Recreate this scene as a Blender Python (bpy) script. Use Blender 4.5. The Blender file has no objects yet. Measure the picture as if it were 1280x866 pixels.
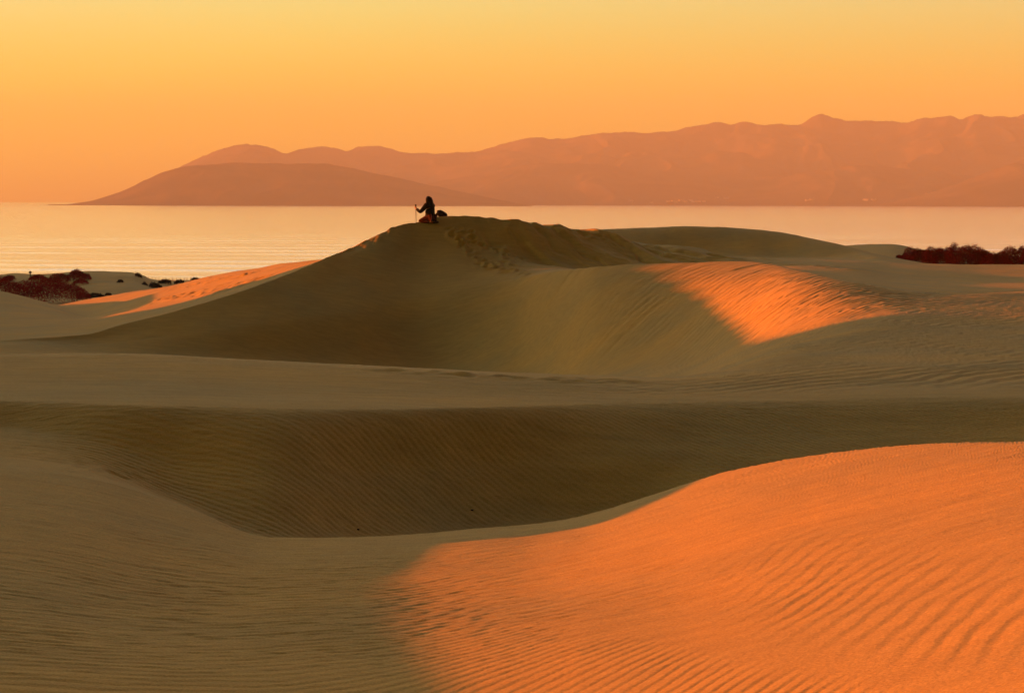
import bpy, math, random
import numpy as np
from mathutils import Vector, Matrix

SC = bpy.context.scene
COL = SC.collection
random.seed(7)

# ------------------------------------------------------------------ camera
FPX = 3292.0                      # focal length in pixels of a 1280-wide picture (22 degrees across)
ZC = 20.0                         # eye height above the sea
PITCH = math.atan((433 - 251.5) / FPX)
ROLL = math.radians(0.12)
cam_d = bpy.data.cameras.new('camera')
cam = bpy.data.objects.new('camera', cam_d)
COL.objects.link(cam)
cam_d.sensor_width = 36.0
cam_d.lens = 36.0 * FPX / 1280.0
cam_d.clip_start = 0.2
cam_d.clip_end = 60000.0
RM = Matrix.Rotation(math.pi / 2 - PITCH, 3, 'X') @ Matrix.Rotation(ROLL, 3, 'Z')
cam.rotation_euler = RM.to_euler()
cam.location = (0, 0, ZC)
SC.camera = cam
RN = np.array(RM)


def ray(u, v):
    """direction of picture point (u, v), scaled so that its forward (y) component is 1"""
    d = RN @ np.array([(u - 640) / FPX, -(v - 433) / FPX, -1.0])
    return d / d[1]


def project(x, y, z):
    """picture point of a world point given relative to the eye"""
    q = np.stack([x, y, z], -1) @ RN
    return 640 + FPX * q[..., 0] / -q[..., 2], 433 - FPX * q[..., 1] / -q[..., 2]


# sun: low over the sea, to the left of the view
SUN_AZ, SUN_EL = math.radians(-75), math.radians(5.0)
S = np.array([math.sin(SUN_AZ) * math.cos(SUN_EL), math.cos(SUN_AZ) * math.cos(SUN_EL), math.sin(SUN_EL)])

# ------------------------------------------------------------------ noise
def _hash(ix, iy, seed):
    n = (ix.astype(np.int64) * 374761393 + iy.astype(np.int64) * 668265263 + seed * 1442695041) & 0xFFFFFFFF
    n = ((n ^ (n >> 13)) * 1274126177) & 0xFFFFFFFF
    n = n ^ (n >> 16)
    return n.astype(np.float64) / 4294967295.0 * 2 - 1


def vnoise(x, y, seed=0):
    x = np.asarray(x, float); y = np.asarray(y, float)
    ix, iy = np.floor(x), np.floor(y)
    fx, fy = x - ix, y - iy
    ux = fx * fx * fx * (fx * (fx * 6 - 15) + 10)
    uy = fy * fy * fy * (fy * (fy * 6 - 15) + 10)
    a = _hash(ix, iy, seed); b = _hash(ix + 1, iy, seed)
    c = _hash(ix, iy + 1, seed); d = _hash(ix + 1, iy + 1, seed)
    return (a + (b - a) * ux) * (1 - uy) + (c + (d - c) * ux) * uy


def fbm(x, y, seed=0, octs=4, gain=0.5):
    s, amp, tot = 0.0, 1.0, 0.0
    for o in range(octs):
        s = s + amp * vnoise(x * 2 ** o + 17.3 * o, y * 2 ** o - 9.1 * o, seed + o)
        tot += amp; amp *= gain
    return s / tot


def sstep(a, b, x):
    t = np.clip((np.asarray(x, float) - a) / (b - a), 0, 1)
    return t * t * (3 - 2 * t)


def pchip_slopes(x, y):
    """monotone cubic slopes; x, y have the knots on axis 0"""
    h = np.diff(x, axis=0); d = np.diff(y, axis=0) / h
    m = np.zeros_like(y)
    w1 = 2 * h[1:] + h[:-1]; w2 = h[1:] + 2 * h[:-1]
    same = (d[:-1] * d[1:]) > 0
    with np.errstate(divide='ignore', invalid='ignore'):
        hm = (w1 + w2) / (w1 / d[:-1] + w2 / d[1:])
    m[1:-1] = np.where(same, hm, 0)
    m[0], m[-1] = d[0], d[-1]
    return m, d


def pchip1(xk, yk, x):
    xk = np.asarray(xk, float); yk = np.asarray(yk, float)
    m, _ = pchip_slopes(xk, yk)
    x = np.clip(x, xk[0], xk[-1])
    i = np.clip(np.searchsorted(xk, x, side='right') - 1, 0, len(xk) - 2)
    h = xk[i + 1] - xk[i]; t = (x - xk[i]) / h
    return ((2 * t**3 - 3 * t**2 + 1) * yk[i] + (t**3 - 2 * t**2 + t) * h * m[i]
            + (-2 * t**3 + 3 * t**2) * yk[i + 1] + (t**3 - t**2) * h * m[i + 1])


# ------------------------------------------------------------------ materials
def new_mat(name, base, rough=0.9, spec=0.2):
    m = bpy.data.materials.new(name); m.use_nodes = True
    b = m.node_tree.nodes['Principled BSDF']
    b.inputs['Base Color'].default_value = (*base, 1)
    b.inputs['Roughness'].default_value = rough
    b.inputs['Specular IOR Level'].default_value = spec
    return m, m.node_tree, b


def add_noise_colour(nt, b, c1, c2, scale, detail=4, coord='Object', stretch=(1, 1, 1), lo=0.35, hi=0.65):
    tc = nt.nodes.new('ShaderNodeTexCoord')
    mp = nt.nodes.new('ShaderNodeMapping'); mp.inputs['Scale'].default_value = stretch
    n = nt.nodes.new('ShaderNodeTexNoise'); n.inputs['Scale'].default_value = scale; n.inputs['Detail'].default_value = detail
    r = nt.nodes.new('ShaderNodeValToRGB')
    r.color_ramp.elements[0].position = lo; r.color_ramp.elements[0].color = (*c1, 1)
    r.color_ramp.elements[1].position = hi; r.color_ramp.elements[1].color = (*c2, 1)
    nt.links.new(tc.outputs[coord], mp.inputs['Vector'])
    nt.links.new(mp.outputs[0], n.inputs['Vector'])
    nt.links.new(n.outputs['Fac'], r.inputs['Fac'])
    nt.links.new(r.outputs['Color'], b.inputs['Base Color'])
    return n, mp


# sand
SAND, nt, b = new_mat('dry_sand', (0.46, 0.32, 0.17), 0.95, 0.12)
tc = nt.nodes.new('ShaderNodeTexCoord')
n1 = nt.nodes.new('ShaderNodeTexNoise'); n1.inputs['Scale'].default_value = 0.35; n1.inputs['Detail'].default_value = 6
n2 = nt.nodes.new('ShaderNodeTexNoise'); n2.inputs['Scale'].default_value = 95.0; n2.inputs['Detail'].default_value = 3
r1 = nt.nodes.new('ShaderNodeValToRGB')
r1.color_ramp.elements[0].position = 0.3; r1.color_ramp.elements[0].color = (0.43, 0.330, 0.112, 1)
r1.color_ramp.elements[1].position = 0.7; r1.color_ramp.elements[1].color = (0.555, 0.370, 0.092, 1)
mx = nt.nodes.new('ShaderNodeMixRGB'); mx.blend_type = 'MULTIPLY'; mx.inputs[0].default_value = 1.0
r2 = nt.nodes.new('ShaderNodeValToRGB')
r2.color_ramp.elements[0].position = 0.25; r2.color_ramp.elements[0].color = (0.72, 0.71, 0.69, 1)
r2.color_ramp.elements[1].position = 0.75; r2.color_ramp.elements[1].color = (1.16, 1.16, 1.16, 1)
for n in (n1, n2): nt.links.new(tc.outputs['Object'], n.inputs['Vector'])
nt.links.new(n1.outputs['Fac'], r1.inputs['Fac']); nt.links.new(n2.outputs['Fac'], r2.inputs['Fac'])
nt.links.new(r1.outputs['Color'], mx.inputs[1]); nt.links.new(r2.outputs['Color'], mx.inputs[2])
n4 = nt.nodes.new('ShaderNodeTexNoise'); n4.inputs['Scale'].default_value = 1.0; n4.inputs['Detail'].default_value = 7; n4.inputs['Roughness'].default_value = 0.7
mp4 = nt.nodes.new('ShaderNodeMapping'); mp4.inputs['Scale'].default_value = (1.4, 6.0, 6.0)
r4 = nt.nodes.new('ShaderNodeValToRGB')
r4.color_ramp.elements[0].position = 0.3; r4.color_ramp.elements[0].color = (0.86, 0.86, 0.86, 1)
r4.color_ramp.elements[1].position = 0.7; r4.color_ramp.elements[1].color = (1.10, 1.09, 1.08, 1)
nt.links.new(tc.outputs['Object'], mp4.inputs['Vector']); nt.links.new(mp4.outputs[0], n4.inputs['Vector']); nt.links.new(n4.outputs['Fac'], r4.inputs['Fac'])
mx4 = nt.nodes.new('ShaderNodeMixRGB'); mx4.blend_type = 'MULTIPLY'; mx4.inputs[0].default_value = 1.0
nt.links.new(mx.outputs[0], mx4.inputs[1]); nt.links.new(r4.outputs['Color'], mx4.inputs[2])
nt.links.new(mx4.outputs[0], b.inputs['Base Color'])
bp = nt.nodes.new('ShaderNodeBump'); bp.inputs['Strength'].default_value = 0.6; bp.inputs['Distance'].default_value = 0.005
n3 = nt.nodes.new('ShaderNodeTexNoise'); n3.inputs['Scale'].default_value = 45.0; n3.inputs['Detail'].default_value = 5
nt.links.new(tc.outputs['Object'], n3.inputs['Vector'])
nt.links.new(n3.outputs['Fac'], bp.inputs['Height']); nt.links.new(bp.outputs[0], b.inputs['Normal'])


# ------------------------------------------------------------------ the dunes: one sheet
# Every layer is a line across the land (toe, brink, crest, hollow) from left to right:
# knots (picture u, picture v, distance d) or (u, v, -z).  d > 5 is metres ahead, a negative third value is height below the eye.
LAYERS = [
 ('A', [(-200,1700,-1.62),(640,1700,-1.70),(1280,1700,-1.45),(1500,1700,-1.40)]),
 ('B', [(-200,880,-1.74),(0,880,-1.76),(320,880,-1.82),(480,880,-1.80),(640,880,-1.74),(800,880,-1.64),(960,880,-1.52),(1280,880,-1.28),(1500,880,-1.14)]),
 ('C', [(-200,740,-1.85),(0,740,-1.91),(320,740,-2.10),(480,740,-2.08),(640,740,-1.98),(800,740,-1.80),(960,740,-1.60),(1280,740,-1.30),(1500,740,-1.14)]),
 ('D', [(-200,560,-1.82),(0,588,-1.90),(110,598,-1.99),(220,630,-2.15),(335,671,-2.27),(480,669,-2.29),(640,655,-2.25),(720,644,-2.18),(811,619,-2.03),(892,594,-1.88),(1023,570,-1.68),(1143,560,-1.52),(1280,556,-1.36),(1500,556,-1.20)]),
 ('E', [(-200,548,-1.85),(0,568,-1.93),(110,584,-2.03),(220,626,-2.28),(335,674,-2.50),(480,673,-2.62),(640,660,-2.68),(800,640,-2.6),(892,620,-2.46),(1280,600,-2.33),(1500,600,-2.2)]),
 ('F', [(-200,528,-1.86),(0,535,-1.90),(110,552,-1.96),(220,582,-2.12),(340,600,-2.20),(480,596,-2.28),(640,584,-2.30),(800,566,-2.22),(890,552,-2.16),(1280,540,-2.10),(1500,540,-2.0)]),
 ('G', [(-200,497,-1.71),(0,500,-1.72),(200,508,-1.73),(340,511,-1.76),(480,512,-1.81),(640,509,-1.86),(800,504,-1.90),(960,499,-1.90),(1280,497,-1.90),(1500,497,-1.85)]),
 ('H', [(-200,446,-1.78),(0,445,-1.78),(150,444,-1.77),(320,452,-1.82),(480,461,-1.85),(640,470,-1.90),(800,476,-1.95),(900,471,-2.0),(1000,463,-2.0),(1280,450,-2.0),(1500,446,-2.0)]),
 ('I', [(-200,470,48),(0,472,50),(320,480,50),(640,490,50),(800,485,45),(900,463,-2.6),(1000,436,-2.15),(1120,415,-2.08),(1280,404,-2.1),(1500,400,-2.1)]),
 ('J', [(-200,442,78),(0,442,79),(107,441,82),(213,447,82.5),(320,453,83.5),(427,460,84.5),(533,466,85),(640,470,81),(747,470,72),(853,455,66),(930,430,60),(1000,412,54),(1067,396,51.5),(1120,386,52),(1280,376,56),(1500,374,58)]),
 ('L', [(-200,430,81),(0,430,82),(107,430,84),(213,418,85),(320,405,86.4),(427,390,88.6),(533,370,91),(600,357,91),(640,350,90.5),(690,340,88),(747,334,84),(830,329.5,82.3),(853,329,82),(939,327.5,81),(1000,339,74),(1067,353,66),(1120,363,65),(1280,362,80),(1500,360,84)]),
 ('M', [(-200,427,82),(0,427.5,83),(107,424,84.6),(213,404,86),(320,381,88),(427,350,91.4),(480,334,93.2),(533,309,95.6),(565,306,95.8),(600,311,95.8),(640,324,95),(690,333,94.5),(747,339,94),(853,340,93),(939,336,92),(1000,335,90),(1067,342,87),(1120,347,89),(1280,350,95),(1500,349,97)]),
 ('N', [(-200,424,83),(0,425,83.5),(35,423,83.8),(107,418,85),(150,406,86),(213,390,87),(270,374,88.2),(320,358,89.5),(370,339,91.5),(410,322,93),(450,304,95),(480,290,96),(505,281,96.8),(525,277.5,97.2),(545,271.5,97.5),(580,270.5,97.5),(640,275,97.5),(690,282,98),(740,288.5,98.5),(805,305,99),(862,312,99.5),(939,322.5,101),(1000,324.5,104),(1067,326,105),(1120,329,106),(1280,331,111),(1500,331,112)]),
 ('O', [(-200,405,100),(0,403,100),(60,402,100),(107,400,100),(150,392,101),(213,377,104),(270,361,103),(320,346,101),(370,331.5,99),(410,322,97),(450,307,97.5),(480,295,98.3),(533,281,99),(640,284,100.5),(747,296,102),(862,314,104),(939,324,106),(1000,326,109),(1120,331,111),(1280,333,115),(1500,333,116)]),
 ('P', [(-200,350,130),(-60,355,128),(0,366,125),(60,381,122),(107,396,118),(140,389,117),(213,368,116),(270,353.5,112),(320,341,107),(370,329.5,103),(410,322.5,99.5),(450,312,103),(533,290,105),(640,292,106),(747,300,108),(853,316,110),(939,325,112),(1000,326,115),(1120,331.5,117),(1280,334,120),(1500,334,121)]),
 ('Q', [(-200,365,150),(0,375,150),(60,384,150),(85,379.5,150),(107,375.5,148),(140,370,143),(213,358.5,130),(270,346,120),(320,337,113),(370,328,107),(410,326,106),(450,320,112),(533,310,118),(640,310,120),(747,308,122),(853,320,122),(939,327,122),(1120,334,124),(1280,336,127),(1500,336,128)]),
 ('R', [(-200,385,190),(0,386,190),(107,385,190),(213,374,180),(320,356,160),(410,338,140),(533,326,150),(640,320,165),(747,318,167),(853,322,167),(939,322,166),(1067,324,160),(1120,332,140),(1280,336,140),(1500,336,140)]),
 ('S', [(-200,379,240),(0,379,240),(213,364,240),(320,352,220),(410,336,200),(533,305,180),(640,292,178),(720,289.5,176),(747,288,175),(800,285.5,175),(853,284,175),(900,283.5,175),(960,287.5,174),(1020,299,171),(1067,310,168),(1107,320.5,163),(1180,332,160),(1280,335,160),(1500,335,160)]),
 ('T', [(-200,372,285),(0,372,285),(140,369,285),(213,366,280),(320,354,260),(410,338,240),(533,318,230),(747,312,215),(960,318,200),(1040,323,196),(1107,322,192),(1180,332,185),(1280,336,185),(1500,336,185)]),
 ('U', [(-200,346,330),(0,349.5,330),(25,347.5,330),(48,348,330),(70,346,330),(107,342.5,330),(125,343.2,330),(140,344,330),(165,345,330),(178,349,330),(188,353.5,330),(213,356,330),(240,353.5,330),(290,349,330),(350,344,330),(410,334,300),(533,320,260),(747,305,250),(960,308,232),(1040,308.5,226),(1075,305.8,220),(1110,305.5,216),(1150,312,216),(1200,319,216),(1280,323,216),(1500,323,216)]),
 ('V', [(-200,346.5,520),(0,347,520),(213,351.5,520),(290,350.5,520),(410,350,500),(640,346,480),(1280,346,480),(1500,346,480)]),
 ('W', [(-200,348.5,690),(0,348.5,690),(213,349.5,690),(640,348.5,690),(1500,348,690)]),
 ('X', [(-200,345,900),(640,345,900),(1500,345,900)]),
]
ROWS = {'A':60,'B':430,'C':230,'D':14,'E':150,'F':170,'G':90,'H':50,'I':60,'J':190,'L':50,'M':130,'N':60,'O':40,'P':36,'Q':16,'R':56,'S':16,'T':40,'U':20,'V':20,'W':8}
CREASE = {'D':0.35,'H':0.35,'L':0.75,'N':0.9,'U':0.3}

NDENSE = 1060
dense = np.arctan(np.linspace(-0.2075, 0.2075, NDENSE))
side = []
a = dense[-1]; st = dense[1] - dense[0]
while a < math.radians(178.5):
    st = min(st * 1.06, math.radians(0.45 if a < math.radians(95) else 1.6)); a += st
    side.append(a)
side = np.array(side)
AZ = np.concatenate([-side[::-1], dense, side])
NCOL = len(AZ)

lr, lz = [], []
for name, knots in LAYERS:
    az, rr, zz = [], [], []
    for (u, v, q) in knots:
        d = ray(u, v)
        dist = q if q > 0 else q / d[2]
        x, y, z = d * dist
        az.append(math.atan2(x, y)); rr.append(math.hypot(x, y)); zz.append(z)
    rr, zz, az = map(np.array, (rr, zz, az))
    acl = np.clip(AZ, az[0], az[-1])
    R_, Z_ = pchip1(az, rr, acl), pchip1(az, zz, acl)
    far = sstep(math.radians(16), math.radians(80), np.abs(AZ))
    inf = np.abs(AZ) < 0.19
    R_ = R_ * (1 - far) + R_[inf].mean() * far
    Z_ = Z_ * (1 - far) + Z_[inf].mean() * far
    # a slight blur takes the kinks out of the lines
    k = np.exp(-0.5 * (np.arange(-14, 15) / 6.0) ** 2); k /= k.sum()
    if name not in ('N', 'U'):
        R_ = np.convolve(np.pad(R_, 14, mode='edge'), k, 'valid'); Z_ = np.convolve(np.pad(Z_, 14, mode='edge'), k, 'valid')
    lr.append(R_); lz.append(Z_)
lr, lz = np.array(lr), np.array(lz)
for i in range(1, len(lr)):
    lr[i] = np.maximum(lr[i], lr[i - 1] + 0.25)

m, sec = pchip_slopes(lr, lz)
mL, mR = m.copy(), m.copy()
names = [n for n, _ in LAYERS]
for i, n in enumerate(names):
    c = CREASE.get(n, 0)
    if c and 0 < i < len(names) - 1:
        mL[i] = m[i] * (1 - c) + sec[i - 1] * c
        mR[i] = m[i] * (1 - c) + sec[i] * c
RR, ZZ, LL = [np.full((1, NCOL), 0.4)], [lz[0][None, :]], [np.array([-0.5])]
for i in range(len(names) - 1):
    nr = ROWS[names[i]]
    t = (np.arange(nr) / nr)[:, None]
    if names[i] == 'A': t = t ** 1.0
    h = lr[i + 1] - lr[i]
    # rows spread evenly over the picture rather than over the ground
    if names[i] in 'BC':
        va, vb = 1 / lr[i], 1 / lr[i + 1]
        r = 1 / (va + (vb - va) * t); t = (r - lr[i]) / h
    elif names[i] in 'GIJVW':
        va, vb = lr[i] ** -0.5, lr[i + 1] ** -0.5
        r = (va + (vb - va) * t) ** -2; t = (r - lr[i]) / h
    z = ((2 * t**3 - 3 * t**2 + 1) * lz[i] + (t**3 - 2 * t**2 + t) * h * mR[i]
         + (-2 * t**3 + 3 * t**2) * lz[i + 1] + (t**3 - t**2) * h * mL[i + 1])
    RR.append(lr[i] + h * t); ZZ.append(z); LL.append(i + np.arange(nr) / nr)
RR.append(lr[-1:]); ZZ.append(lz[-1:]); LL.append(np.array([len(names) - 1.0]))
RR, ZZ, LL = np.concatenate(RR), np.concatenate(ZZ), np.concatenate(LL)
NROW = len(RR)
XX, YY = RR * np.sin(AZ)[None, :], RR * np.cos(AZ)[None, :]
UU, VV = project(XX, np.where(YY > 0.1, YY, 0.1), ZZ)
front = np.abs(AZ)[None, :] < math.radians(60)
UU = np.where(front, UU, np.where(XX < 0, -9000, 9000)); VV = np.where(front, VV, 3000)
LV = np.broadcast_to(LL[:, None], RR.shape)
IDX = {n: i for i, n in enumerate(names)}


def surf(u, v):
    """first point of the land seen through picture point (u, v), eye-relative"""
    d = ray(u, v)
    j = int(np.argmin(np.abs(AZ - math.atan2(d[0], 1.0))))
    vv = VV[:, j]
    i = int(np.argmax((vv <= v) & (RR[:, j] > 3)))
    i = max(i, 1)
    f = (vv[i - 1] - v) / max(vv[i - 1] - vv[i], 1e-6); f = min(max(f, 0), 1)
    g = lambda A: A[i - 1, j] * (1 - f) + A[i, j] * f
    return np.array([g(XX), g(YY), g(ZZ)])


# --- a long unseen dune added towards the low sun, shaped to throw the big shadow
def xc_of(y):
    return -7.0 - 21.0 * sstep(20, 30, y) - 8.0 * sstep(58, 72, y)


def on_ridge(P):
    y = P[1] + 2
    for _ in range(12):
        t = (P[0] - float(xc_of(y))) / -S[0]
        y = P[1] + t * S[1]
    return y, P[2] + t * S[2]


# --- a second, higher unseen dune line, added to shade the far dune and coast
def xd_of(y):
    return -(0.215 * y + 28)
h2 = np.array([(150, -20.0), (166, -1.0), (174, 7.5), (212, 8.0), (256, 7.5), (275, 4.0), (300, 3.0), (360, -1.0), (400, -6.0), (440, -20.0)])
sel = (XX < -20) & (YY > 140) & (YY < 460)
dx = XX[sel] - xd_of(YY[sel])
ZZ[sel] = np.maximum(ZZ[sel], np.interp(YY[sel], h2[:, 0], h2[:, 1]) - 0.5 * (np.sqrt(dx * dx + 0.4) - 0.6))

# --- broad undulation outside the frame
off = sstep(math.radians(14), math.radians(40), np.abs(AZ))[None, :]
ZZ += off * fbm(XX * 0.03, YY * 0.03, 3, 3) * np.clip(RR * 0.02, 0, 2.5) * (XX > -4)

# ------------------------------------------------------------------ ripples, slides, footprints
D = np.zeros_like(ZZ)
w = fbm(XX * 0.9, YY * 0.5, 11, 3)
w2 = fbm(XX * 4.0, YY * 2.0, 21, 3)
# gentle lumpiness
D += 0.035 * fbm(XX * 0.35, YY * 0.25, 5, 4) * sstep(6, 20, RR) * (1 - 0.7 * sstep(100, 300, RR))
near_m = LV < IDX['D'] + 0.02
prof = lambda p: np.sin(p) + 0.28 * np.sin(2 * p + 0.6)
# near sand, train 1
xs = np.linspace(-14, 14, 2801)
gp = 0.10 + 1.75 * sstep(-1.5, 0.6, xs)
g = np.cumsum(gp) * (xs[1] - xs[0]); g -= np.interp(0, xs, g)
phi1 = 2 * math.pi * (YY - np.interp(XX, xs, g)) / 0.150 + 5.0 * w + 0.9 * w2 + 2.6 * fbm(XX * 2.4, YY * 1.3, 13, 2)
kx = sstep(480, 680, UU)
m1 = sstep(672, 735, VV) * (1 - kx) + sstep(742, 790, VV - 0.20 * (UU - 600)) * kx
m1 = m1 * (0.55 + 0.45 * sstep(-0.3, 0.3, fbm(XX * 1.3, YY * 0.8, 33, 2)))
m1 = np.where(near_m, m1, 0)
D += (0.0025 - 0.0007 * sstep(450, 750, UU)) * m1 * prof(phi1)
# near sand, train 2: larger curved ripples on the right
gx = np.cumsum(2.6 - 1.3 * sstep(1.0, 2.2, xs)) * (xs[1] - xs[0])
phi2 = 2 * math.pi * (YY - np.interp(XX, xs, gx)) / 0.30 + 9.0 * fbm(XX * 0.8, YY * 0.45, 41, 3) + 1.6 * w2
eu, ev = (UU - 1130) / 285, (VV - 758 - 0.12 * (UU - 1130)) / 98
m2 = np.where(near_m, 1 - sstep(0.45, 1.15, np.sqrt(eu * eu + ev * ev) + 0.25 * w), 0)
D += 0.0019 * m2 * (0.72 + 0.28 * sstep(-0.25, 0.2, fbm(XX * 2.0, YY * 1.0, 43, 2))) * prof(phi2)
# fine wind streaks across the upper near sand and the flat tops
st_m = np.where(LV < IDX['J'], 1.0, 0.0) * sstep(8, 12, RR)
D += st_m * (0.0030 * fbm(XX * 2.2, YY * 9.0, 51, 4, 0.65) + 0.0034 * fbm(XX * 9.0, YY * 34.0, 57, 2))
D += np.where(near_m, 1, 0) * 0.0016 * sstep(-0.15, 0.35, fbm(XX * 1.1, YY * 0.5, 58, 3)) * prof(2 * math.pi * (YY - 0.35 * XX) / 0.21 + 6 * w + 1.6 * w2) * sstep(9, 12, RR)
# basin slip face
fm = sstep(IDX['D'] + 0.9, IDX['E'] + 0.35, LV) * (1 - sstep(IDX['F'] + 0.45, IDX['G'] + 0.05, LV)) * sstep(20, 150, UU + 0.6 * (540 - VV) * 0)
phi4 = 2 * math.pi * (YY + 0.95 * XX + 0.08 * XX * XX) / 0.105 + 3.5 * w + 0.9 * w2 + 2.2 * fbm(XX * 1.9, YY * 1.9, 14, 2)
D += 0.0030 * fm * prof(phi4)
D += 0.012 * fm * fbm((YY + 0.95 * XX) * 1.6, (YY - XX) * 0.25, 61, 3)
# flat top band and right-hand plain
bm = sstep(IDX['G'] + 0.1, IDX['G'] + 0.5, LV) * (1 - sstep(IDX['L'] - 0.2, IDX['L'], LV)) * sstep(0.35, 0.6, 0.5 + 0.5 * fbm(XX * 0.25, YY * 0.12, 66, 2) + 0.25 * sstep(700, 1000, UU))
phi6 = 2 * math.pi * (YY - 1.6 * XX) / 0.62 + 5.0 * w + 1.0 * w2
D += 0.009 * bm * prof(phi6) * sstep(640, 1000, UU)
D += 0.006 * bm * prof(2 * math.pi * (YY - 0.25 * XX) / 0.35 + 4 * w) * (1 - sstep(640, 1000, UU)) * (LV < IDX['H'] + 0.3)
# slides down the sunlit slip face of the middle dune
am = sstep(IDX['J'] + 0.05, IDX['J'] + 0.4, LV) * (1 - sstep(IDX['L'] - 0.02, IDX['L'] + 0.15, LV)) * sstep(640, 740, UU) * (1 - sstep(1120, 1220, UU))
q = (XX - 0.92 * YY) / 1.36; p_ = (XX + YY) / 1.41
D += am * (0.020 * fbm(q * 2.0 + 0.4 * w, p_ * 0.10, 71, 4, 0.6) - 0.035 * np.clip(vnoise(q * 2.3 + 0.5 * w, p_ * 0.16, 75) - 0.25, 0, 1))
D += am * 0.015 * sstep(880, 1040, UU) * prof(2 * math.pi * q / 0.34 + 3 * w)
# slides on the shaded arm and the head of the big dune
hm = sstep(IDX['L'] + 0.1, IDX['M'] + 0.3, LV) * (1 - sstep(IDX['N'] + 0.1, IDX['O'] - 0.3, LV)) * sstep(572, 640, UU) * (1 - sstep(900, 1000, UU))
qa = (YY + 1.2 * XX) / 1.56; pa = (XX - 1.2 * YY) / 1.56
D += hm * (0.24 * fbm(qa * 1.3 + 0.6 * w, pa * 0.08, 81, 4, 0.55) - 0.26 * np.clip(vnoise(qa * 1.5, pa * 0.3 + 3, 85) - 0.35, 0, 1))
# roughened crest where people have walked
cm = np.exp(-((LV - IDX['N']) / 0.22) ** 2) * sstep(370, 440, UU) * (1 - sstep(760, 830, UU)) * (1 - np.exp(-((UU - 545) / 34) ** 2))
D += cm * 0.06 * fbm(XX * 1.6, YY * 1.1, 91, 4, 0.6)
D += cm * 0.025 * vnoise(XX * 5, YY * 3, 93)
# coarse texture farther off
D += sstep(IDX['Q'] + 0.2, IDX['R'] + 0.3, LV) * (0.10 * fbm(XX * 0.35, YY * 0.12, 101, 4) ) * (1 - sstep(IDX['U'], IDX['U'] + 0.6, LV))
D += sstep(IDX['S'] + 0.5, IDX['T'] + 0.2, LV) * (1 - sstep(IDX['U'] + 0.5, IDX['U'] + 0.9, LV)) * 0.30 * fbm(XX * 0.22, YY * 0.08, 103, 3) * (XX < 10)


def dent(x, y, sx, sy, rot, depth):
    rad = 3.2 * max(sx, sy)
    az = math.atan2(x, y); dj = rad / max(math.hypot(x, y), 1)
    j0, j1 = np.searchsorted(AZ, [az - dj, az + dj])
    sub = (slice(None), slice(j0, j1))
    r = math.hypot(x, y)
    rows = np.where(np.any(np.abs(RR[:, j0:j1] - r) < rad, axis=1))[0] if j1 > j0 else []
    if len(rows) == 0: return
    sub = (slice(rows[0], rows[-1] + 1), slice(j0, j1))
    ddx, ddy = XX[sub] - x, YY[sub] - y
    a_ = (ddx * math.cos(rot) + ddy * math.sin(rot)) / sx; b_ = (-ddx * math.sin(rot) + ddy * math.cos(rot)) / sy
    rr2 = a_ * a_ + b_ * b_
    D[sub] += depth * (-np.exp(-rr2) + 0.55 * np.exp(-(np.sqrt(rr2) - 1.7) ** 2 * 2.2))


rnd = random.Random(4)
def trail(pts, n, jit, size, depth):
    for k in range(n):
        t = k / max(n - 1, 1) * (len(pts) - 1); i = min(int(t), len(pts) - 2); f = t - i
        u = pts[i][0] * (1 - f) + pts[i + 1][0] * f + rnd.uniform(-jit, jit)
        v = pts[i][1] * (1 - f) + pts[i + 1][1] * f + rnd.uniform(-jit, jit) * 0.4
        P = surf(u, v)
        s = size * rnd.uniform(0.7, 1.3)
        dent(P[0], P[1], s, s * 0.75, rnd.uniform(0, 3), depth * rnd.uniform(0.6, 1.2))
trail([(566,290),(578,302),(590,318),(612,330),(645,338)], 40, 9, 0.12, 0.05)
trail([(580,288),(610,312),(650,326)], 20, 8, 0.11, 0.045)
trail([(600,334),(665,344)], 12, 5, 0.15, 0.05)
trail([(470,463),(560,467),(640,472),(720,475),(800,478)], 40, 5, 0.13, 0.014)
trail([(185,377),(250,366),(330,349)], 30, 7, 0.22, 0.10)
trail([(200,364),(260,352),(310,343)], 18, 4, 0.20, 0.09)
trail([(80,585),(130,590),(170,598)], 9, 12, 0.07, 0.010)
trail([(955,330),(1010,332),(1080,338)], 18, 6, 0.22, 0.04)
trail([(980,443),(1010,432)], 5, 2, 0.10, 0.02)
trail([(700,284),(745,291)], 8, 3, 0.2, 0.03)

ZZ += D

# the shadow edge is fixed on the finished sand, then the sheltering dune is raised to throw it
UU2, VV2 = project(XX, np.where(YY > 0.1, YY, 0.1), ZZ)
VV = np.where(front, VV2, 3000)
edge_near = [(585,885),(560,850),(530,810),(502,775),(487,742),(500,717),(540,688)]
edge_far = [(955,424),(930,407),(905,389),(868,358),(830,331)]
near = sorted(q for q in (on_ridge(surf(*p)) for p in edge_near) if q[0] < 24)
farp = sorted(on_ridge(surf(*p)) for p in edge_far)
hk = [(-40.0, near[0][1] - 1.2), (3.0, near[0][1] - 0.5)] + [(near[0][0] - 2.0, near[0][1])] + near
hk += [(18.5, -1.585), (18.8, -1.31), (19.8, -1.18), (20.5, -1.13), (21.1, -1.08), (23.0, -0.9), (28.5, 1.5), (31.5, 2.2), (51.0, 2.2), (62.0, 0.7), (farp[0][0] - 1.5, farp[0][1])] + farp
hk += [(farp[-1][0] + 0.7, farp[-1][1] + 0.3), (farp[-1][0] + 8.6, farp[-1][1] + 0.1), (farp[-1][0] + 10.0, -2.5), (119, -2.4), (131, -2.7), (137, -9.0)]
hk = np.array(hk)
o_ = np.argsort(hk[:, 0]); hk = hk[o_]
print('RIDGE', hk.round(2).tolist())
sel = (XX < -5) & (YY > -60) & (YY < 137)
H_ = np.interp(YY[sel], hk[:, 0], hk[:, 1])
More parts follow.
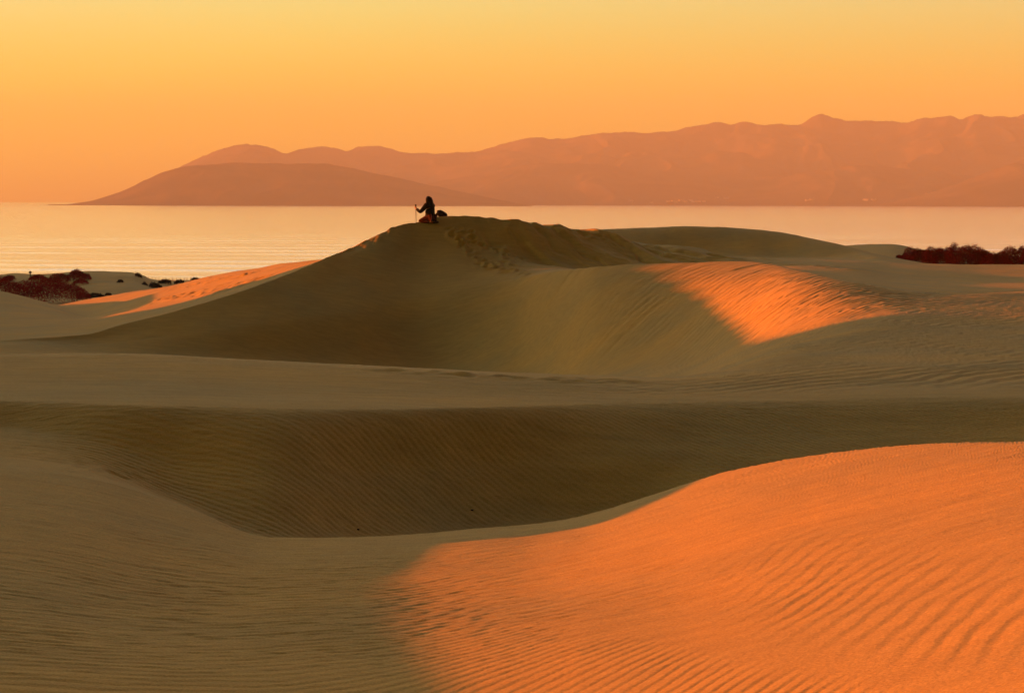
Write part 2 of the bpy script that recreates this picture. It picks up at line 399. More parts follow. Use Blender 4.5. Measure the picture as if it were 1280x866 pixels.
dx = XX[sel] - xc_of(YY[sel])
CZ = H_ - 0.5 * (np.sqrt(dx * dx + 0.15**2) - 0.15)
ZZ[sel] = np.maximum(ZZ[sel], CZ)

# ------------------------------------------------------------------ mesh of the ground
def grid_mesh(name, X, Y, Z, mat, wrap=False):
    nr, nc = X.shape
    me = bpy.data.meshes.new(name)
    co = np.stack([X, Y, Z], -1).reshape(-1, 3).astype(np.float32)
    i, j = np.meshgrid(np.arange(nr - 1), np.arange(nc if wrap else nc - 1), indexing='ij')
    a0 = i * nc + j; a1 = i * nc + (j + 1) % nc
    f = np.stack([a0, a1, a1 + nc, a0 + nc], -1).reshape(-1, 4).astype(np.int32)
    me.vertices.add(len(co)); me.vertices.foreach_set('co', co.ravel())
    me.loops.add(f.size); me.loops.foreach_set('vertex_index', f.ravel())
    me.polygons.add(len(f)); me.polygons.foreach_set('loop_start', np.arange(0, f.size, 4, dtype=np.int32))
    me.polygons.foreach_set('use_smooth', np.ones(len(f), bool))
    me.update(calc_edges=True)
    me.materials.append(mat)
    o = bpy.data.objects.new(name, me); COL.objects.link(o)
    return o


def structure(o): o['kind'] = 'structure'; return o


ground = structure(grid_mesh('ground', XX, YY, ZZ + ZC, SAND, wrap=True))
print('GROUND', NROW, NCOL, NROW * NCOL)


def ground_z(x, y):
    az, r = math.atan2(x, y), math.hypot(x, y)
    j = int(np.clip(np.searchsorted(AZ, az) - 1, 0, NCOL - 2)); f = (az - AZ[j]) / (AZ[j + 1] - AZ[j])
    return (np.interp(r, RR[:, j], ZZ[:, j]) * (1 - f) + np.interp(r, RR[:, j + 1], ZZ[:, j + 1]) * f) + ZC


def spot(u, d):
    """world x, y, ground height under picture column u at distance d"""
    r_ = ray(u, 300)
    x = r_[0] * d
    return x, d, ground_z(x, d)


# ------------------------------------------------------------------ sea
WATER, nt, b = new_mat('sea_water', (0.02, 0.03, 0.035), 0.12, 0.5)
b.inputs['IOR'].default_value = 1.33
tc = nt.nodes.new('ShaderNodeTexCoord'); mp = nt.nodes.new('ShaderNodeMapping'); mp.inputs['Scale'].default_value = (0.06, 0.30, 1)
n = nt.nodes.new('ShaderNodeTexNoise'); n.inputs['Scale'].default_value = 1.0; n.inputs['Detail'].default_value = 5; n.inputs['Roughness'].default_value = 0.6
bp = nt.nodes.new('ShaderNodeBump'); bp.inputs['Strength'].default_value = 0.5; bp.inputs['Distance'].default_value = 0.6
nt.links.new(tc.outputs['Object'], mp.inputs['Vector']); nt.links.new(mp.outputs[0], n.inputs['Vector'])
nt.links.new(n.outputs['Fac'], bp.inputs['Height']); nt.links.new(bp.outputs[0], b.inputs['Normal'])

saz = np.radians(np.concatenate([np.linspace(-85, -13.5, 40), np.linspace(-13, 13, 240), np.linspace(13.5, 85, 40)]))
sr = np.concatenate([1 / np.linspace(1 / 560.0, 1 / 3000.0, 560), np.geomspace(3020, 24000, 60)])
SX, SY = sr[:, None] * np.sin(saz)[None, :], sr[:, None] * np.cos(saz)[None, :]
ph = (SY + 0.03 * SX + 26 * fbm(SX / 420, SY / 300, 121, 2) + 5 * fbm(SX / 60, SY / 90, 123, 2)) / 62.0
cr = np.clip(np.cos(2 * math.pi * ph), 0, 1) ** 5
amp = (0.55 * sstep(0.1, 0.6, 0.5 + 0.5 * fbm(SX / 170, SY / 60, 125, 3))) * (1 - sstep(900, 2200, sr))[:, None]
SZ = 0.9 * amp * cr + 0.10 * fbm(SX / 16, SY / 7, 127, 3) * (1 - sstep(1200, 2800, sr))[:, None]
sea = structure(grid_mesh('sea', SX, SY, SZ, WATER))

# ------------------------------------------------------------------ far hills
def hill_mat(name, c1, c2, sc):
    m, nt, b = new_mat(name, c1, 1.0, 0.0)
    add_noise_colour(nt, b, c1, c2, sc, 8, lo=0.35, hi=0.65)
    return m
SCRUB = hill_mat('coastal_scrub', (0.05, 0.045, 0.022), (0.13, 0.10, 0.05), 0.004)


def hills(name, crest, dist, depth, seed, rough, mat, nc=460, nr=90, jag=8.0):
    """a range with its crest along (u, v) at a distance, falling to the sea in front and behind"""
    cu = np.array([c[0] for c in crest], float)
    us = np.linspace(cu[0], cu[-1], nc)
    pts = np.array([ray(c[0], c[1]) * dist for c in crest])
    cx = pchip1(cu, pts[:, 0], us); cz = np.maximum(pchip1(cu, pts[:, 2], us) + ZC, 0.0)
    t = np.concatenate([np.linspace(-1, 0, nr), np.linspace(0, 1, nr // 2)[1:]])[:, None]
    X = cx[None, :] * (1 + t * depth / dist); Y = np.full_like(X, 0) + dist + t * depth
    fall = 1 - np.abs(t) ** 1.15
    sp = 1 - np.abs(fbm(X / 900 + 0.25 * fbm(X / 500, Y / 900, seed + 9, 2), Y / 2600, seed, 5, 0.55)) * 2
    relief = (cz[None, :] + 30) * rough * (sp - 0.45) * np.clip(np.abs(t) * 5, 0, 1) * np.clip((1 - np.abs(t)) * 6, 0, 1)
    Z = cz[None, :] * fall + relief * np.clip(cz[None, :] / 60, 0, 1)
    Z += jag * fbm(X / 120, Y / 150, seed + 5, 4, 0.62) * np.clip(cz[None, :] / 80, 0, 1) * fall
    Z = np.maximum(Z, -3) - 3 * (np.abs(t) > 0.999)
    return structure(grid_mesh(name, X, Y, Z, mat)), (us, X, Y, Z)

hills('headland', [(60,259),(95,254),(110,252),(130,246.5),(150,240),(180,226),(215,213),(250,206),(290,204),(330,204.8),(370,203.5),(400,203.8),(430,208),(460,215),(500,223),(550,234),(600,245),(640,253),(665,258)], 11500, 1100, 201, 0.16, SCRUB)
HB = [(170,245),(200,225),(235,204),(262,193),(290,186),(313,182),(335,185),(360,193.5),(375,189),(400,185.5),(420,187),(432,190),(450,184),(480,185),(505,191),(530,191.5),(550,193),(580,191.5),(610,186),(640,178),(668,172.5),(690,175),(720,171),(750,168),(770,166.5),(800,167),(840,165.5),(870,158),(898,153),(915,155),(928,152.5),(950,157),(980,156),(1000,154),(1012,148),(1025,143.5),(1045,149),(1075,152),(1100,151),(1130,155),(1150,151),(1168,149.5),(1187,147.5),(1200,151),(1220,144.5),(1240,147),(1280,146),(1400,152),(1560,170)]
hills('hills', HB, 16500, 2600, 211, 0.26, SCRUB, nc=900, jag=17.0)
_, HM = hills('foothills', [(380,256),(440,246),(500,236),(560,226),(620,214),(680,204),(740,205),(800,212),(860,216),(940,222),(1020,215),(1080,208),(1150,213),(1220,222),(1300,228),(1420,240)], 14200, 1300, 221, 0.26, SCRUB, nc=700, jag=10.0)
hills('coastal_slope', [(1090,257),(1130,249),(1180,236),(1230,217),(1280,199),(1340,182),(1420,165),(1560,160)], 13000, 900, 231, 0.14, SCRUB)

# ------------------------------------------------------------------ generic mesh builder
class MB:
    def __init__(s): s.v, s.f = [], []
    def add(s, vs, fs):
        o = len(s.v); s.v += [tuple(p) for p in vs]; s.f += [tuple(i + o for i in q) for q in fs]
    def box(s, c, d, rz=0.0):
        cx, cy, cz = c; hx, hy, hz = d[0] / 2, d[1] / 2, d[2] / 2
        ca, sa = math.cos(rz), math.sin(rz)
        vs = []
        for z in (-hz, hz):
            for x, y in ((-hx, -hy), (hx, -hy), (hx, hy), (-hx, hy)):
                vs.append((cx + x * ca - y * sa, cy + x * sa + y * ca, cz + z))
        s.add(vs, [(0,3,2,1),(4,5,6,7),(0,1,5,4),(1,2,6,5),(2,3,7,6),(3,0,4,7)])
    def tube(s, pts, rad, n=8):
        pts = [Vector(p) for p in pts]; rad = rad if isinstance(rad, (list, tuple)) else [rad] * len(pts)
        vs, fs = [], []
        for k, p in enumerate(pts):
            t = (pts[min(k + 1, len(pts) - 1)] - pts[max(k - 1, 0)]).normalized()
            a = t.cross(Vector((0.31, 0.2, 0.93)) if abs(t.z) < 0.9 else Vector((1, 0, 0))).normalized(); b_ = t.cross(a)
            for i in range(n):
                an = 2 * math.pi * i / n
                vs.append(p + rad[k] * (math.cos(an) * a + math.sin(an) * b_))
        for k in range(len(pts) - 1):
            for i in range(n):
                fs.append((k*n+i, k*n+(i+1)%n, (k+1)*n+(i+1)%n, (k+1)*n+i))
        fs.append(tuple(range(n))[::-1]); fs.append(tuple((len(pts)-1)*n+i for i in range(n)))
        s.add(vs, fs)
    def ell(s, c, r, rot=None, nu=14, nv=9, fn=None):
        vs, fs = [], []
        for i in range(nv + 1):
            th = math.pi * i / nv
            for j in range(nu):
                ph = 2 * math.pi * j / nu
                p = Vector((math.sin(th) * math.cos(ph), math.sin(th) * math.sin(ph), math.cos(th)))
                if fn: p = fn(p)
                p = Vector((p.x * r[0], p.y * r[1], p.z * r[2]))
                if rot: p = rot @ p
                vs.append(Vector(c) + p)
        for i in range(nv):
            for j in range(nu):
                fs.append((i*nu+j, i*nu+(j+1)%nu, (i+1)*nu+(j+1)%nu, (i+1)*nu+j))
        s.add(vs, fs)
    def build(s, name, mat, parent=None, smooth=True):
        me = bpy.data.meshes.new(name); me.from_pydata(s.v, [], s.f); me.update()
        if smooth: me.polygons.foreach_set('use_smooth', [True] * len(me.polygons))
        me.materials.append(mat)
        o = bpy.data.objects.new(name, me); COL.objects.link(o)
        if parent: o.parent = parent
        return o


def tag(o, label, cat, group=None):
    o['label'] = label; o['category'] = cat
    if group: o['group'] = group
    return o


def empty(name, loc, rz=0.0):
    o = bpy.data.objects.new(name, None); COL.objects.link(o); o.location = loc; o.rotation_euler = (0, 0, rz)
    return o

# ------------------------------------------------------------------ plants
def leaf_mat(name, c1, c2):
    m, nt, b = new_mat(name, c1, 0.9, 0.02)
    add_noise_colour(nt, b, c1, c2, 1.7, 5)
    return m
ICE = leaf_mat('red_iceplant', (0.20, 0.003, 0.004), (0.48, 0.012, 0.014))
DARKLEAF = leaf_mat('dark_scrub', (0.028, 0.014, 0.010), (0.06, 0.026, 0.016))
STEM, _, _ = new_mat('stem', (0.06, 0.035, 0.022))


def plant(name, x, y, w, dpt, h, label, group, mat, n, leaf, seed, lumps=5, lean=0.0, sink=0.12, stems=0, cat='shrub'):
    """a mound of small leaves on a lumpy dome, with twigs standing out of it"""
    rg = random.Random(seed)
    root = empty(name, (x, y, ground_z(x, y) - sink * h))
    lob = [(rg.uniform(-0.6, 0.6), rg.uniform(-0.5, 0.5), rg.uniform(0.34, 0.60), rg.uniform(0.70, 1.0)) for _ in range(lumps)]
    gz0 = root.location.z
    def top(px, py):                    # height of the mound over its own footprint, both -1..1
        base = max(0.0, 1 - px * px - py * py) ** 0.5 * (0.92 if mat is ICE and cat != 'bush' else 0.80)
        for (lx, ly, lr_, lh) in lob:
            q_ = 1 - ((px - lx) ** 2 + (py - ly) ** 2) / lr_ ** 2
            if q_ > 0: base = max(base, lh * q_ ** 0.5)
        return base
    mb = MB()
    for _ in range(n):
        while True:
            px, py = rg.uniform(-1, 1), rg.uniform(-1, 1)
            if px * px + py * py < 1: break
        tz = top(px, py) * (1 + (0.05 if cat != 'bush' else 0.03) * rg.gauss(0, 1))
        k = rg.random() ** (0.35 if cat != 'bush' else 0.42)
        X_, Y_ = px * w / 2, py * dpt / 2
        gz = ground_z(x + X_, y + Y_) - gz0
        p = Vector((X_ + lean * tz * h, Y_, max(gz, 0) * 0 + gz * (1 - 0.0) * 0.8 + tz * h * k))
        s_ = leaf * rg.uniform(0.6, 1.4)
        a = Vector((rg.gauss(0, 1), rg.gauss(0, 1), rg.gauss(0, 1) + 0.7)).normalized()
        b_ = a.cross(Vector((rg.gauss(0, 1), rg.gauss(0, 1), rg.gauss(0, 1)))).normalized()
        mb.add([p - b_ * s_ * 0.4, p + a * s_ * 0.5 - b_ * s_ * 0.1, p + a * s_ * 1.1, p + a * s_ * 0.5 + b_ * s_ * 0.45], [(0, 1, 2, 3)])
    mb.build('foliage', mat, root, smooth=False)
    if stems:
        for _ in range(stems):
            sb = MB()
            px, py = rg.uniform(-0.75, 0.75), rg.uniform(-0.5, 0.5)
            tz = top(px, py)
            gz = ground_z(x + px * w / 2, y + py * dpt / 2) - gz0
            p0 = (px * w / 2, py * dpt / 2, gz)
            p2 = (px * w / 2 * 1.08 + rg.uniform(-.05, .05) * h, py * dpt / 2, gz * 0.8 + tz * h * rg.uniform(1.0, 1.22))
            p1 = ((p0[0] + p2[0]) / 2 + rg.uniform(-.04, .04) * h, p0[1], (p0[2] + p2[2]) / 2)
            sb.tube([p0, p1, p2], [0.02 * h, 0.014 * h, 0.005 * h], 5)
            sb.build('stem', STEM, root)
    tag(root, label, cat, group)
    return root


G1 = 'plants on the low coastal dunes at the left'
G2 = 'red bushes behind the dune crest at the right'
def pl(u, d, wpx, hpx, *a, dep=1.0, **k):
    x, y, _ = spot(u, d)
    w_ = wpx * d / FPX; h_ = hpx * d / FPX
    return plant(a[0], x, y, w_, w_ * dep, h_, a[1], a[2], a[3], a[4], a[5] * d / FPX, a[6], **{kk: vv for kk, vv in k.items()})

pl(50, 228, 128, 34, 'iceplant_mound', 'broad dark red iceplant mound filling the hollow behind the small dune', G1, ICE, 16000, 1.5, 1, lumps=6, dep=0.9)
pl(10, 322, 17, 7, 'iceplant_hummock', 'small rounded red hummock farthest left against the sea', G1, ICE, 900, 1.6, 2, lumps=2)
pl(48, 322, 24, 7.5, 'iceplant_hummock', 'low domed red hummock just right of the wooden marker post', G1, ICE, 1000, 1.6, 3, lumps=2)
pl(73, 318, 27, 12, 'iceplant_hummock', 'wedge shaped dark red hummock rising to its right end', G1, ICE, 1300, 1.7, 4, lumps=3, lean=0.12)
pl(94, 318, 22, 13, 'shrub', 'knobbly dark red shrub, tallest of those on the far dune', G1, ICE, 1200, 1.8, 5, lumps=4, stems=4)
pl(108, 316, 12, 8, 'shrub', 'thin red shrub at the top left edge of the bare sand dome', G1, ICE, 500, 1.6, 6, lumps=3, stems=4)
pl(100, 309, 20, 7, 'shrub', 'red sprawling plant running down the left side of the sand dome', G1, ICE, 600, 1.6, 7, lumps=3)
pl(101, 262, 12, 9, 'shrub', 'small black shrub above the end of the iceplant mound', G1, DARKLEAF, 700, 1.8, 8, lumps=3, stems=3)
pl(118, 268, 26, 8, 'shrub', 'long low black shrub on the pale sand right of the iceplant mound', G1, DARKLEAF, 900, 1.8, 9, lumps=4, stems=3)
pl(135, 287, 8, 4, 'shrub', 'tiny dark tuft in the middle of the bare sand dome', G1, DARKLEAF, 250, 1.5, 10, lumps=2)
pl(150, 312, 8, 4, 'shrub', 'tiny dark tuft high on the bare sand dome', G1, DARKLEAF, 250, 1.4, 11, lumps=2)
pl(173, 326, 9, 6, 'shrub', 'small dark tuft standing on the skyline at the right end of the sand dome', G1, DARKLEAF, 350, 1.5, 12, lumps=2, stems=3)
pl(181, 314, 7, 4, 'shrub', 'tiny dark tuft on the falling right end of the sand dome', G1, DARKLEAF, 250, 1.4, 13, lumps=2)
pl(194, 310, 16, 8, 'shrub', 'slanting black shrub touching the sunlit sand slope', G1, DARKLEAF, 700, 1.6, 14, lumps=3, stems=3)
pl(206, 332, 17, 7, 'beach_hummock', 'dark flat domed hummock on the beach above the sunlit slope', G1, DARKLEAF, 600, 1.6, 15, lumps=2)
pl(224, 335, 13, 6, 'beach_hummock', 'second dark hummock from the left along the edge of the beach', G1, DARKLEAF, 500, 1.5, 16, lumps=2)
pl(244, 335, 12, 6, 'beach_hummock', 'reddish dark hummock between the beach posts and the sunlit slope', G1, DARKLEAF, 500, 1.5, 17, lumps=3)
pl(260, 330, 7, 6, 'shrub', 'small forked dark plant standing up on the sunlit skyline', G1, DARKLEAF, 260, 1.5, 18, lumps=2, stems=4)
pl(274, 325, 16, 4, 'shrub', 'thin wide dark plant lying along the sunlit skyline', G1, DARKLEAF, 320, 1.4, 19, lumps=3, stems=2)
RB = [
 (1130,176,20,8,'low sparse red bush beside the little bare dune',700,3),
 (1150,168,42,20,'red bush sloping up from the left end of the clump',1800,4),
 (1176,160,40,27,'dark red bush just left of the tallest one',2200,5),
 (1207,157,44,33,'tallest red bush of the clump with a lumpy dark top',2800,6),
 (1230,160,30,28,'knobbly red bush right of the tallest one',1700,5),
 (1247,154,36,24,'bright red low bush in front of the clump near the right edge',1800,5),
 (1268,160,36,28,'twiggy red bush second from the right edge',1900,5),
 (1296,158,40,28,'red bush cut off by the right edge of the picture',2000,5)]
for k, (u, d, wp, hp, lab, nn, lu) in enumerate(RB):
    pl(u, d, wp * 1.12, hp * 0.96, 'bush', lab, G2, ICE, int(nn * 4.6), 1.3, 40 + k, lumps=lu + 4, stems=0, sink=0.05, cat='bush')

# ------------------------------------------------------------------ posts
WOOD, nt, b = new_mat('weathered_wood', (0.16, 0.11, 0.07), 0.9)
add_noise_colour(nt, b, (0.11, 0.075, 0.05), (0.22, 0.16, 0.11), 6, 4, stretch=(1, 1, 0.2))
x, y, z = spot(37.5, 326)
r_ = empty('marker_post', (x, y, z - 0.1))
mb = MB(); mb.box((0, 0, 0.45), (0.13, 0.13, 1.1)); mb.build('post', WOOD, r_, False)
mb = MB(); mb.box((0, -0.085, 0.86), (0.34, 0.03, 0.26)); mb.build('sign_board', WOOD, r_, False)
tag(r_, 'short wooden marker post with a small board between two red hummocks', 'post')
post0 = None
G3 = 'row of thin beach posts'
for k in range(17):
    u = 186 + k * 4.3 + random.uniform(-0.9, 0.9); d = 470 + random.uniform(-4, 4) + k * 1.0
    x, y, z = spot(u, d)
    if post0 is None:
        mb = MB(); mb.tube([(0, 0, -0.3), (0.01, 0, 0.4), (0.0, 0.01, 0.75)], [0.05, 0.045, 0.04], 7)
        post0 = o = mb.build('beach_post', WOOD)
    else:
        o = post0.copy(); COL.objects.link(o)
    o.location = (x, y, z); o.rotation_euler = (random.uniform(-.05, .05), random.uniform(-.08, .08), 0)
    o.scale = (1, 1, random.uniform(0.8, 1.15))
    tag(o, 'thin upright wooden post in the row along the far beach', 'post', G3)

# ------------------------------------------------------------------ small things lying on the sand
STONE, nt, b = new_mat('dark_stone', (0.03, 0.025, 0.02), 0.9)
for (u, v, r, sd, lab) in ((448, 662, 0.009, 1, 'dark pebble at the foot of the shaded hollow, the left one of two'), (590, 638, 0.010, 2, 'dark pebble on the shaded slope of the hollow, the right one of two')):
    P = surf(u, v); rg = random.Random(sd)
    mb = MB(); ph_ = [rg.uniform(0, 6) for _ in range(3)]
    mb.ell((0, 0, 0), (r * 1.2, r * 0.9, r * 0.7), None, 12, 8, lambda p: p * (1 + 0.16 * math.sin(3 * p.x + ph_[0]) + 0.14 * math.sin(4 * p.y + ph_[1]) + 0.1 * math.sin(5 * p.z + ph_[2])))
    o = mb.build('pebble', STONE); o.location = (P[0], P[1], P[2] + ZC + r * 0.4); o.rotation_euler = (0, 0, rg.uniform(0, 3))
    tag(o, lab, 'pebble')

# ------------------------------------------------------------------ houses on the far shore
WALL, _, _ = new_mat('pale_wall', (0.72, 0.66, 0.58)); ROOF, _, _ = new_mat('house_roof', (0.30, 0.22, 0.17)); DARKW, _, _ = new_mat('dark_window', (0.03, 0.03, 0.04), 0.2, 0.5)
def house_parts(root, w_, d_, h_):
    mb = MB(); mb.box((0, 0, h_ / 2 - 1), (w_, d_, h_ + 2)); mb.build('wall', WALL, root, False)
    mb = MB(); e = 0.5
    mb.add([(-w_/2-e, -d_/2-e, h_), (w_/2+e, -d_/2-e, h_), (w_/2+e, d_/2+e, h_), (-w_/2-e, d_/2+e, h_), (-w_/2-e, 0, h_+2.4), (w_/2+e, 0, h_+2.4)],
           [(0,1,5,4),(2,3,4,5),(0,4,3),(1,2,5),(3,2,1,0)])
    mb.build('roof', ROOF, root, False)
    for i in range(3):
        mb = MB(); mb.box((-w_/3 + i * w_/3, -d_/2 - 0.04, h_*0.55), (1.8, 0.1, 1.5)); mb.build('window', DARKW, root, False)
proto = None
us_, HX, HY, HZ = HM
G4 = 'pale houses on the far shore below the hills'
def hill_spot(u, t):
    j = int(np.argmin(np.abs(us_ - u))); i = t
    return HX[i, j], HY[i, j], HZ[i, j]
HOUSES = [(836,8),(841,9),(846,7),(852,9),(858,8),(863,10),(868,8),(874,9),(880,9),(789,10),(815,7),(897,24),(908,24),(1010,8),(1016,9),(1082,7),(1092,7),(1160,19),(1165,20),(1152,9),(1148,8)]
for k, (u, ti) in enumerate(HOUSES):
    x, y, z = hill_spot(u, ti)
    if proto is None:
        proto = r_ = empty('house', (0, 0, 0)); house_parts(r_, 17, 9, 5)
    else:
        r_ = proto.copy(); COL.objects.link(r_)
        for ch in proto.children:
            c_ = ch.copy(); COL.objects.link(c_); c_.parent = r_
    r_.location = (x, y, z + 0.5); r_.rotation_euler = (0, 0, random.uniform(-0.6, 0.6)); s_ = random.uniform(0.8, 1.5); r_.scale = (s_, s_, s_ * 0.9)
    tag(r_, 'tiny pale house on the far shore at the foot of the hazy hills', 'house', G4)

# ------------------------------------------------------------------ the person on the crest
SKIN, _, _ = new_mat('skin', (0.36, 0.20, 0.13), 0.6); JACKET, _, _ = new_mat('dark_jacket', (0.008, 0.008, 0.011), 0.9)
TROUS, _, _ = new_mat('burgundy_cloth', (0.040, 0.005, 0.007), 0.9); HAIR, _, _ = new_mat('dark_hair', (0.014, 0.009, 0.006), 0.6)
SHOE, _, _ = new_mat('shoe', (0.02, 0.018, 0.017), 0.7); METAL, _, _ = new_mat('pole_metal', (0.10, 0.10, 0.10), 0.4); PACK, _, _ = new_mat('pack_cloth', (0.012, 0.013, 0.018), 0.9)


def skinned(name, pts, edges, radii, mat, parent=None, levels=2, root=0):
    me = bpy.data.meshes.new(name + '_cage'); me.from_pydata([tuple(p) for p in pts], edges, []); me.update()
    ob = bpy.data.objects.new(name + '_cage', me); COL.objects.link(ob)
    md = ob.modifiers.new('s', 'SKIN')
    me.skin_vertices.new() if not me.skin_vertices else None
    for i, r in enumerate(radii):
        me.skin_vertices[0].data[i].radius = r if isinstance(r, tuple) else (r, r)
        me.skin_vertices[0].data[i].use_root = (i == root)
    sd = ob.modifiers.new('d', 'SUBSURF'); sd.levels = levels; sd.render_levels = levels
    dg = bpy.context.evaluated_depsgraph_get(); dg.update()
    out = bpy.data.meshes.new_from_object(ob.evaluated_get(dg))
    COL.objects.unlink(ob); bpy.data.objects.remove(ob); bpy.data.meshes.remove(me)
    out.name = name
    out.materials.clear(); out.materials.append(mat)
    out.polygons.foreach_set('use_smooth', [True] * len(out.polygons))
    o = bpy.data.objects.new(name, out); COL.objects.link(o)
    if parent: o.parent = parent
    return o

# kneeling, sitting back on the heels; local -Y is the way the person faces, then turned to the left and away
px_, py_, pz_ = spot(537.0, 97.15)
K = 1.0
J = dict(pelvis=(0, 0.05, 0.24), belly=(0, 0.02, 0.38), chest=(0, 0.0, 0.56), upchest=(0, -0.02, 0.67), neck=(0, -0.05, 0.755), headb=(0, -0.075, 0.825), headt=(0, -0.085, 0.925),
         shR=(-0.17, -0.02, 0.665), elR=(-0.23, 0.0, 0.42), wrR=(-0.15, -0.19, 0.31), haR=(-0.13, -0.25, 0.275),
         shL=(0.17, -0.03, 0.665), elL=(0.31, -0.21, 0.40), wrL=(0.25, -0.41, 0.535), haL=(0.235, -0.46, 0.575),
         hipR=(-0.10, 0.04, 0.21), knR=(-0.14, -0.36, 0.085), anR=(-0.10, 0.10, 0.06), toR=(-0.09, 0.26, 0.035),
         hipL=(0.10, 0.04, 0.21), knL=(0.15, -0.36, 0.085), anL=(0.11, 0.10, 0.06), toL=(0.10, 0.26, 0.035))
RAD = dict(pelvis=(0.15, 0.12), belly=(0.135, 0.105), chest=(0.15, 0.11), upchest=(0.13, 0.09), neck=0.052, headb=0.085, headt=0.088,
           shR=0.065, elR=0.045, wrR=0.030, haR=0.034, shL=0.065, elL=0.045, wrL=0.030, haL=0.034,
           hipR=0.098, knR=0.066, anR=0.05, toR=0.035, hipL=0.098, knL=0.066, anL=0.05, toL=0.035)
FAC = math.radians(-122)          # facing -Y turned clockwise: to the left and a little away
person = empty('person', (px_, py_, pz_ - 0.035), FAC)
keys = list(J)
E_ = [('pelvis','belly'),('belly','chest'),('chest','upchest'),('upchest','neck'),('neck','headb'),('headb','headt'),
      ('upchest','shR'),('shR','elR'),('elR','wrR'),('wrR','haR'),('upchest','shL'),('shL','elL'),('elL','wrL'),('wrL','haL'),
      ('pelvis','hipR'),('hipR','knR'),('knR','anR'),('anR','toR'),('pelvis','hipL'),('hipL','knL'),('knL','anL'),('anL','toL')]
pts = [J[k] for k in keys]; ed = [(keys.index(a), keys.index(b)) for a, b in E_]; rad = [RAD[k] for k in keys]
# five fingers on each hand: one hand closed round the pole, the other resting on the thigh
def fingers(hand, fwd, up, out, curl):
    base = Vector(J[hand]); f, u_, o_ = Vector(fwd).normalized(), Vector(up).normalized(), Vector(out).normalized()
    for k in range(4):
        a0 = base + u_ * (0.026 - 0.017 * k) + f * 0.020
        L_ = (0.030, 0.034, 0.031, 0.024)[k]
        a1 = a0 + f * L_ ; a2 = a1 + (f * math.cos(curl) + o_ * math.sin(curl)) * L_ * 0.9
        a3 = a2 + (f * math.cos(curl * 2) + o_ * math.sin(curl * 2)) * L_ * 0.7
        yield [a0, a1, a2, a3], [0.0095, 0.009, 0.0085, 0.007]
    a0 = base + u_ * 0.030 - f * 0.012 + o_ * 0.01
    yield [a0, a0 + u_ * 0.018 + o_ * 0.022 + f * 0.012, a0 + u_ * 0.020 + o_ * 0.034 + f * 0.036], [0.011, 0.010, 0.008]
for hand, args in (('haL', ((-0.1, -1, 0.1), (0, 0.1, 1), (-1, 0.1, 0), 1.2)), ('haR', ((0.1, -1, -0.25), (1, 0.1, 0), (0, -0.2, -1), 0.35))):
    for fp, fr in fingers(hand, *args):
        i0 = len(pts); pts += [tuple(p) for p in fp]; rad += fr
        ed.append((keys.index(hand), i0)); ed += [(i0 + q, i0 + q + 1) for q in range(len(fp) - 1)]
body = skinned('body', pts, ed, rad, SKIN, person, 2)
# face: nose, ears and brow pushed into the head of the same mesh
for v in body.data.vertices:
    c = v.co
    if c.z > 0.80 and c.y < -0.115:
        if abs(c.x) < 0.022 and 0.845 < c.z < 0.895: c.y -= 0.022
    if c.z > 0.80 and abs(abs(c.x) - 0.085) < 0.02 and abs(c.y + 0.075) < 0.03 and 0.85 < c.z < 0.91: c.x *= 1.16
EYE, _, _ = new_mat('eye', (0.03, 0.02, 0.02), 0.2); LIP, _, _ = new_mat('lip', (0.25, 0.09, 0.08), 0.5)
fz = min((v.co.y for v in body.data.vertices if 0.86 < v.co.z < 0.92 and 0.02 < abs(v.co.x) < 0.05), default=-0.11)
mb = MB(); mb.ell((-0.032, fz + 0.004, 0.893), (0.013, 0.008, 0.009)); mb.build('eye', EYE, body)
mb = MB(); mb.ell((0.032, fz + 0.004, 0.893), (0.013, 0.008, 0.009)); mb.build('eye', EYE, body)
mb = MB(); mb.ell((0, fz + 0.006, 0.832), (0.024, 0.008, 0.008)); mb.build('mouth', LIP, body)
# jacket and trousers follow the same skeleton a little larger
ck = ['pelvis','belly','chest','upchest','neck','shR','elR','wrR','shL','elL','wrL']
cj = dict(J); cj['neck'] = (0, -0.042, 0.725); cj['pelvis'] = (0, 0.055, 0.21)
crad = [(0.20, 0.185), (0.195, 0.185), (0.215, 0.19), (0.185, 0.155), 0.080, 0.105, 0.080, 0.052, 0.105, 0.080, 0.052]
ce = [(0,1),(1,2),(2,3),(3,4),(3,5),(5,6),(6,7),(3,8),(8,9),(9,10)]
skinned('jacket', [cj[k] for k in ck], ce, crad, JACKET, person, 2)
tk = ['pelvis','hipR','knR','anR','hipL','knL','anL']
skinned('trousers', [(0, 0.06, 0.20)] + [J[k] for k in tk[1:]], [(0,1),(1,2),(2,3),(0,4),(4,5),(5,6)], [(0.165, 0.13), 0.115, 0.085, 0.066, 0.115, 0.085, 0.066], TROUS, person, 2)
for s_ in (-1, 1):
    mb = MB(); mb.ell((s_ * 0.10, 0.19, 0.045), (0.052, 0.15, 0.05), None, 14, 9, lambda p: Vector((p.x * (1 - 0.25 * p.y), p.y, max(p.z, -0.75)))); mb.build('shoe', SHOE, person)
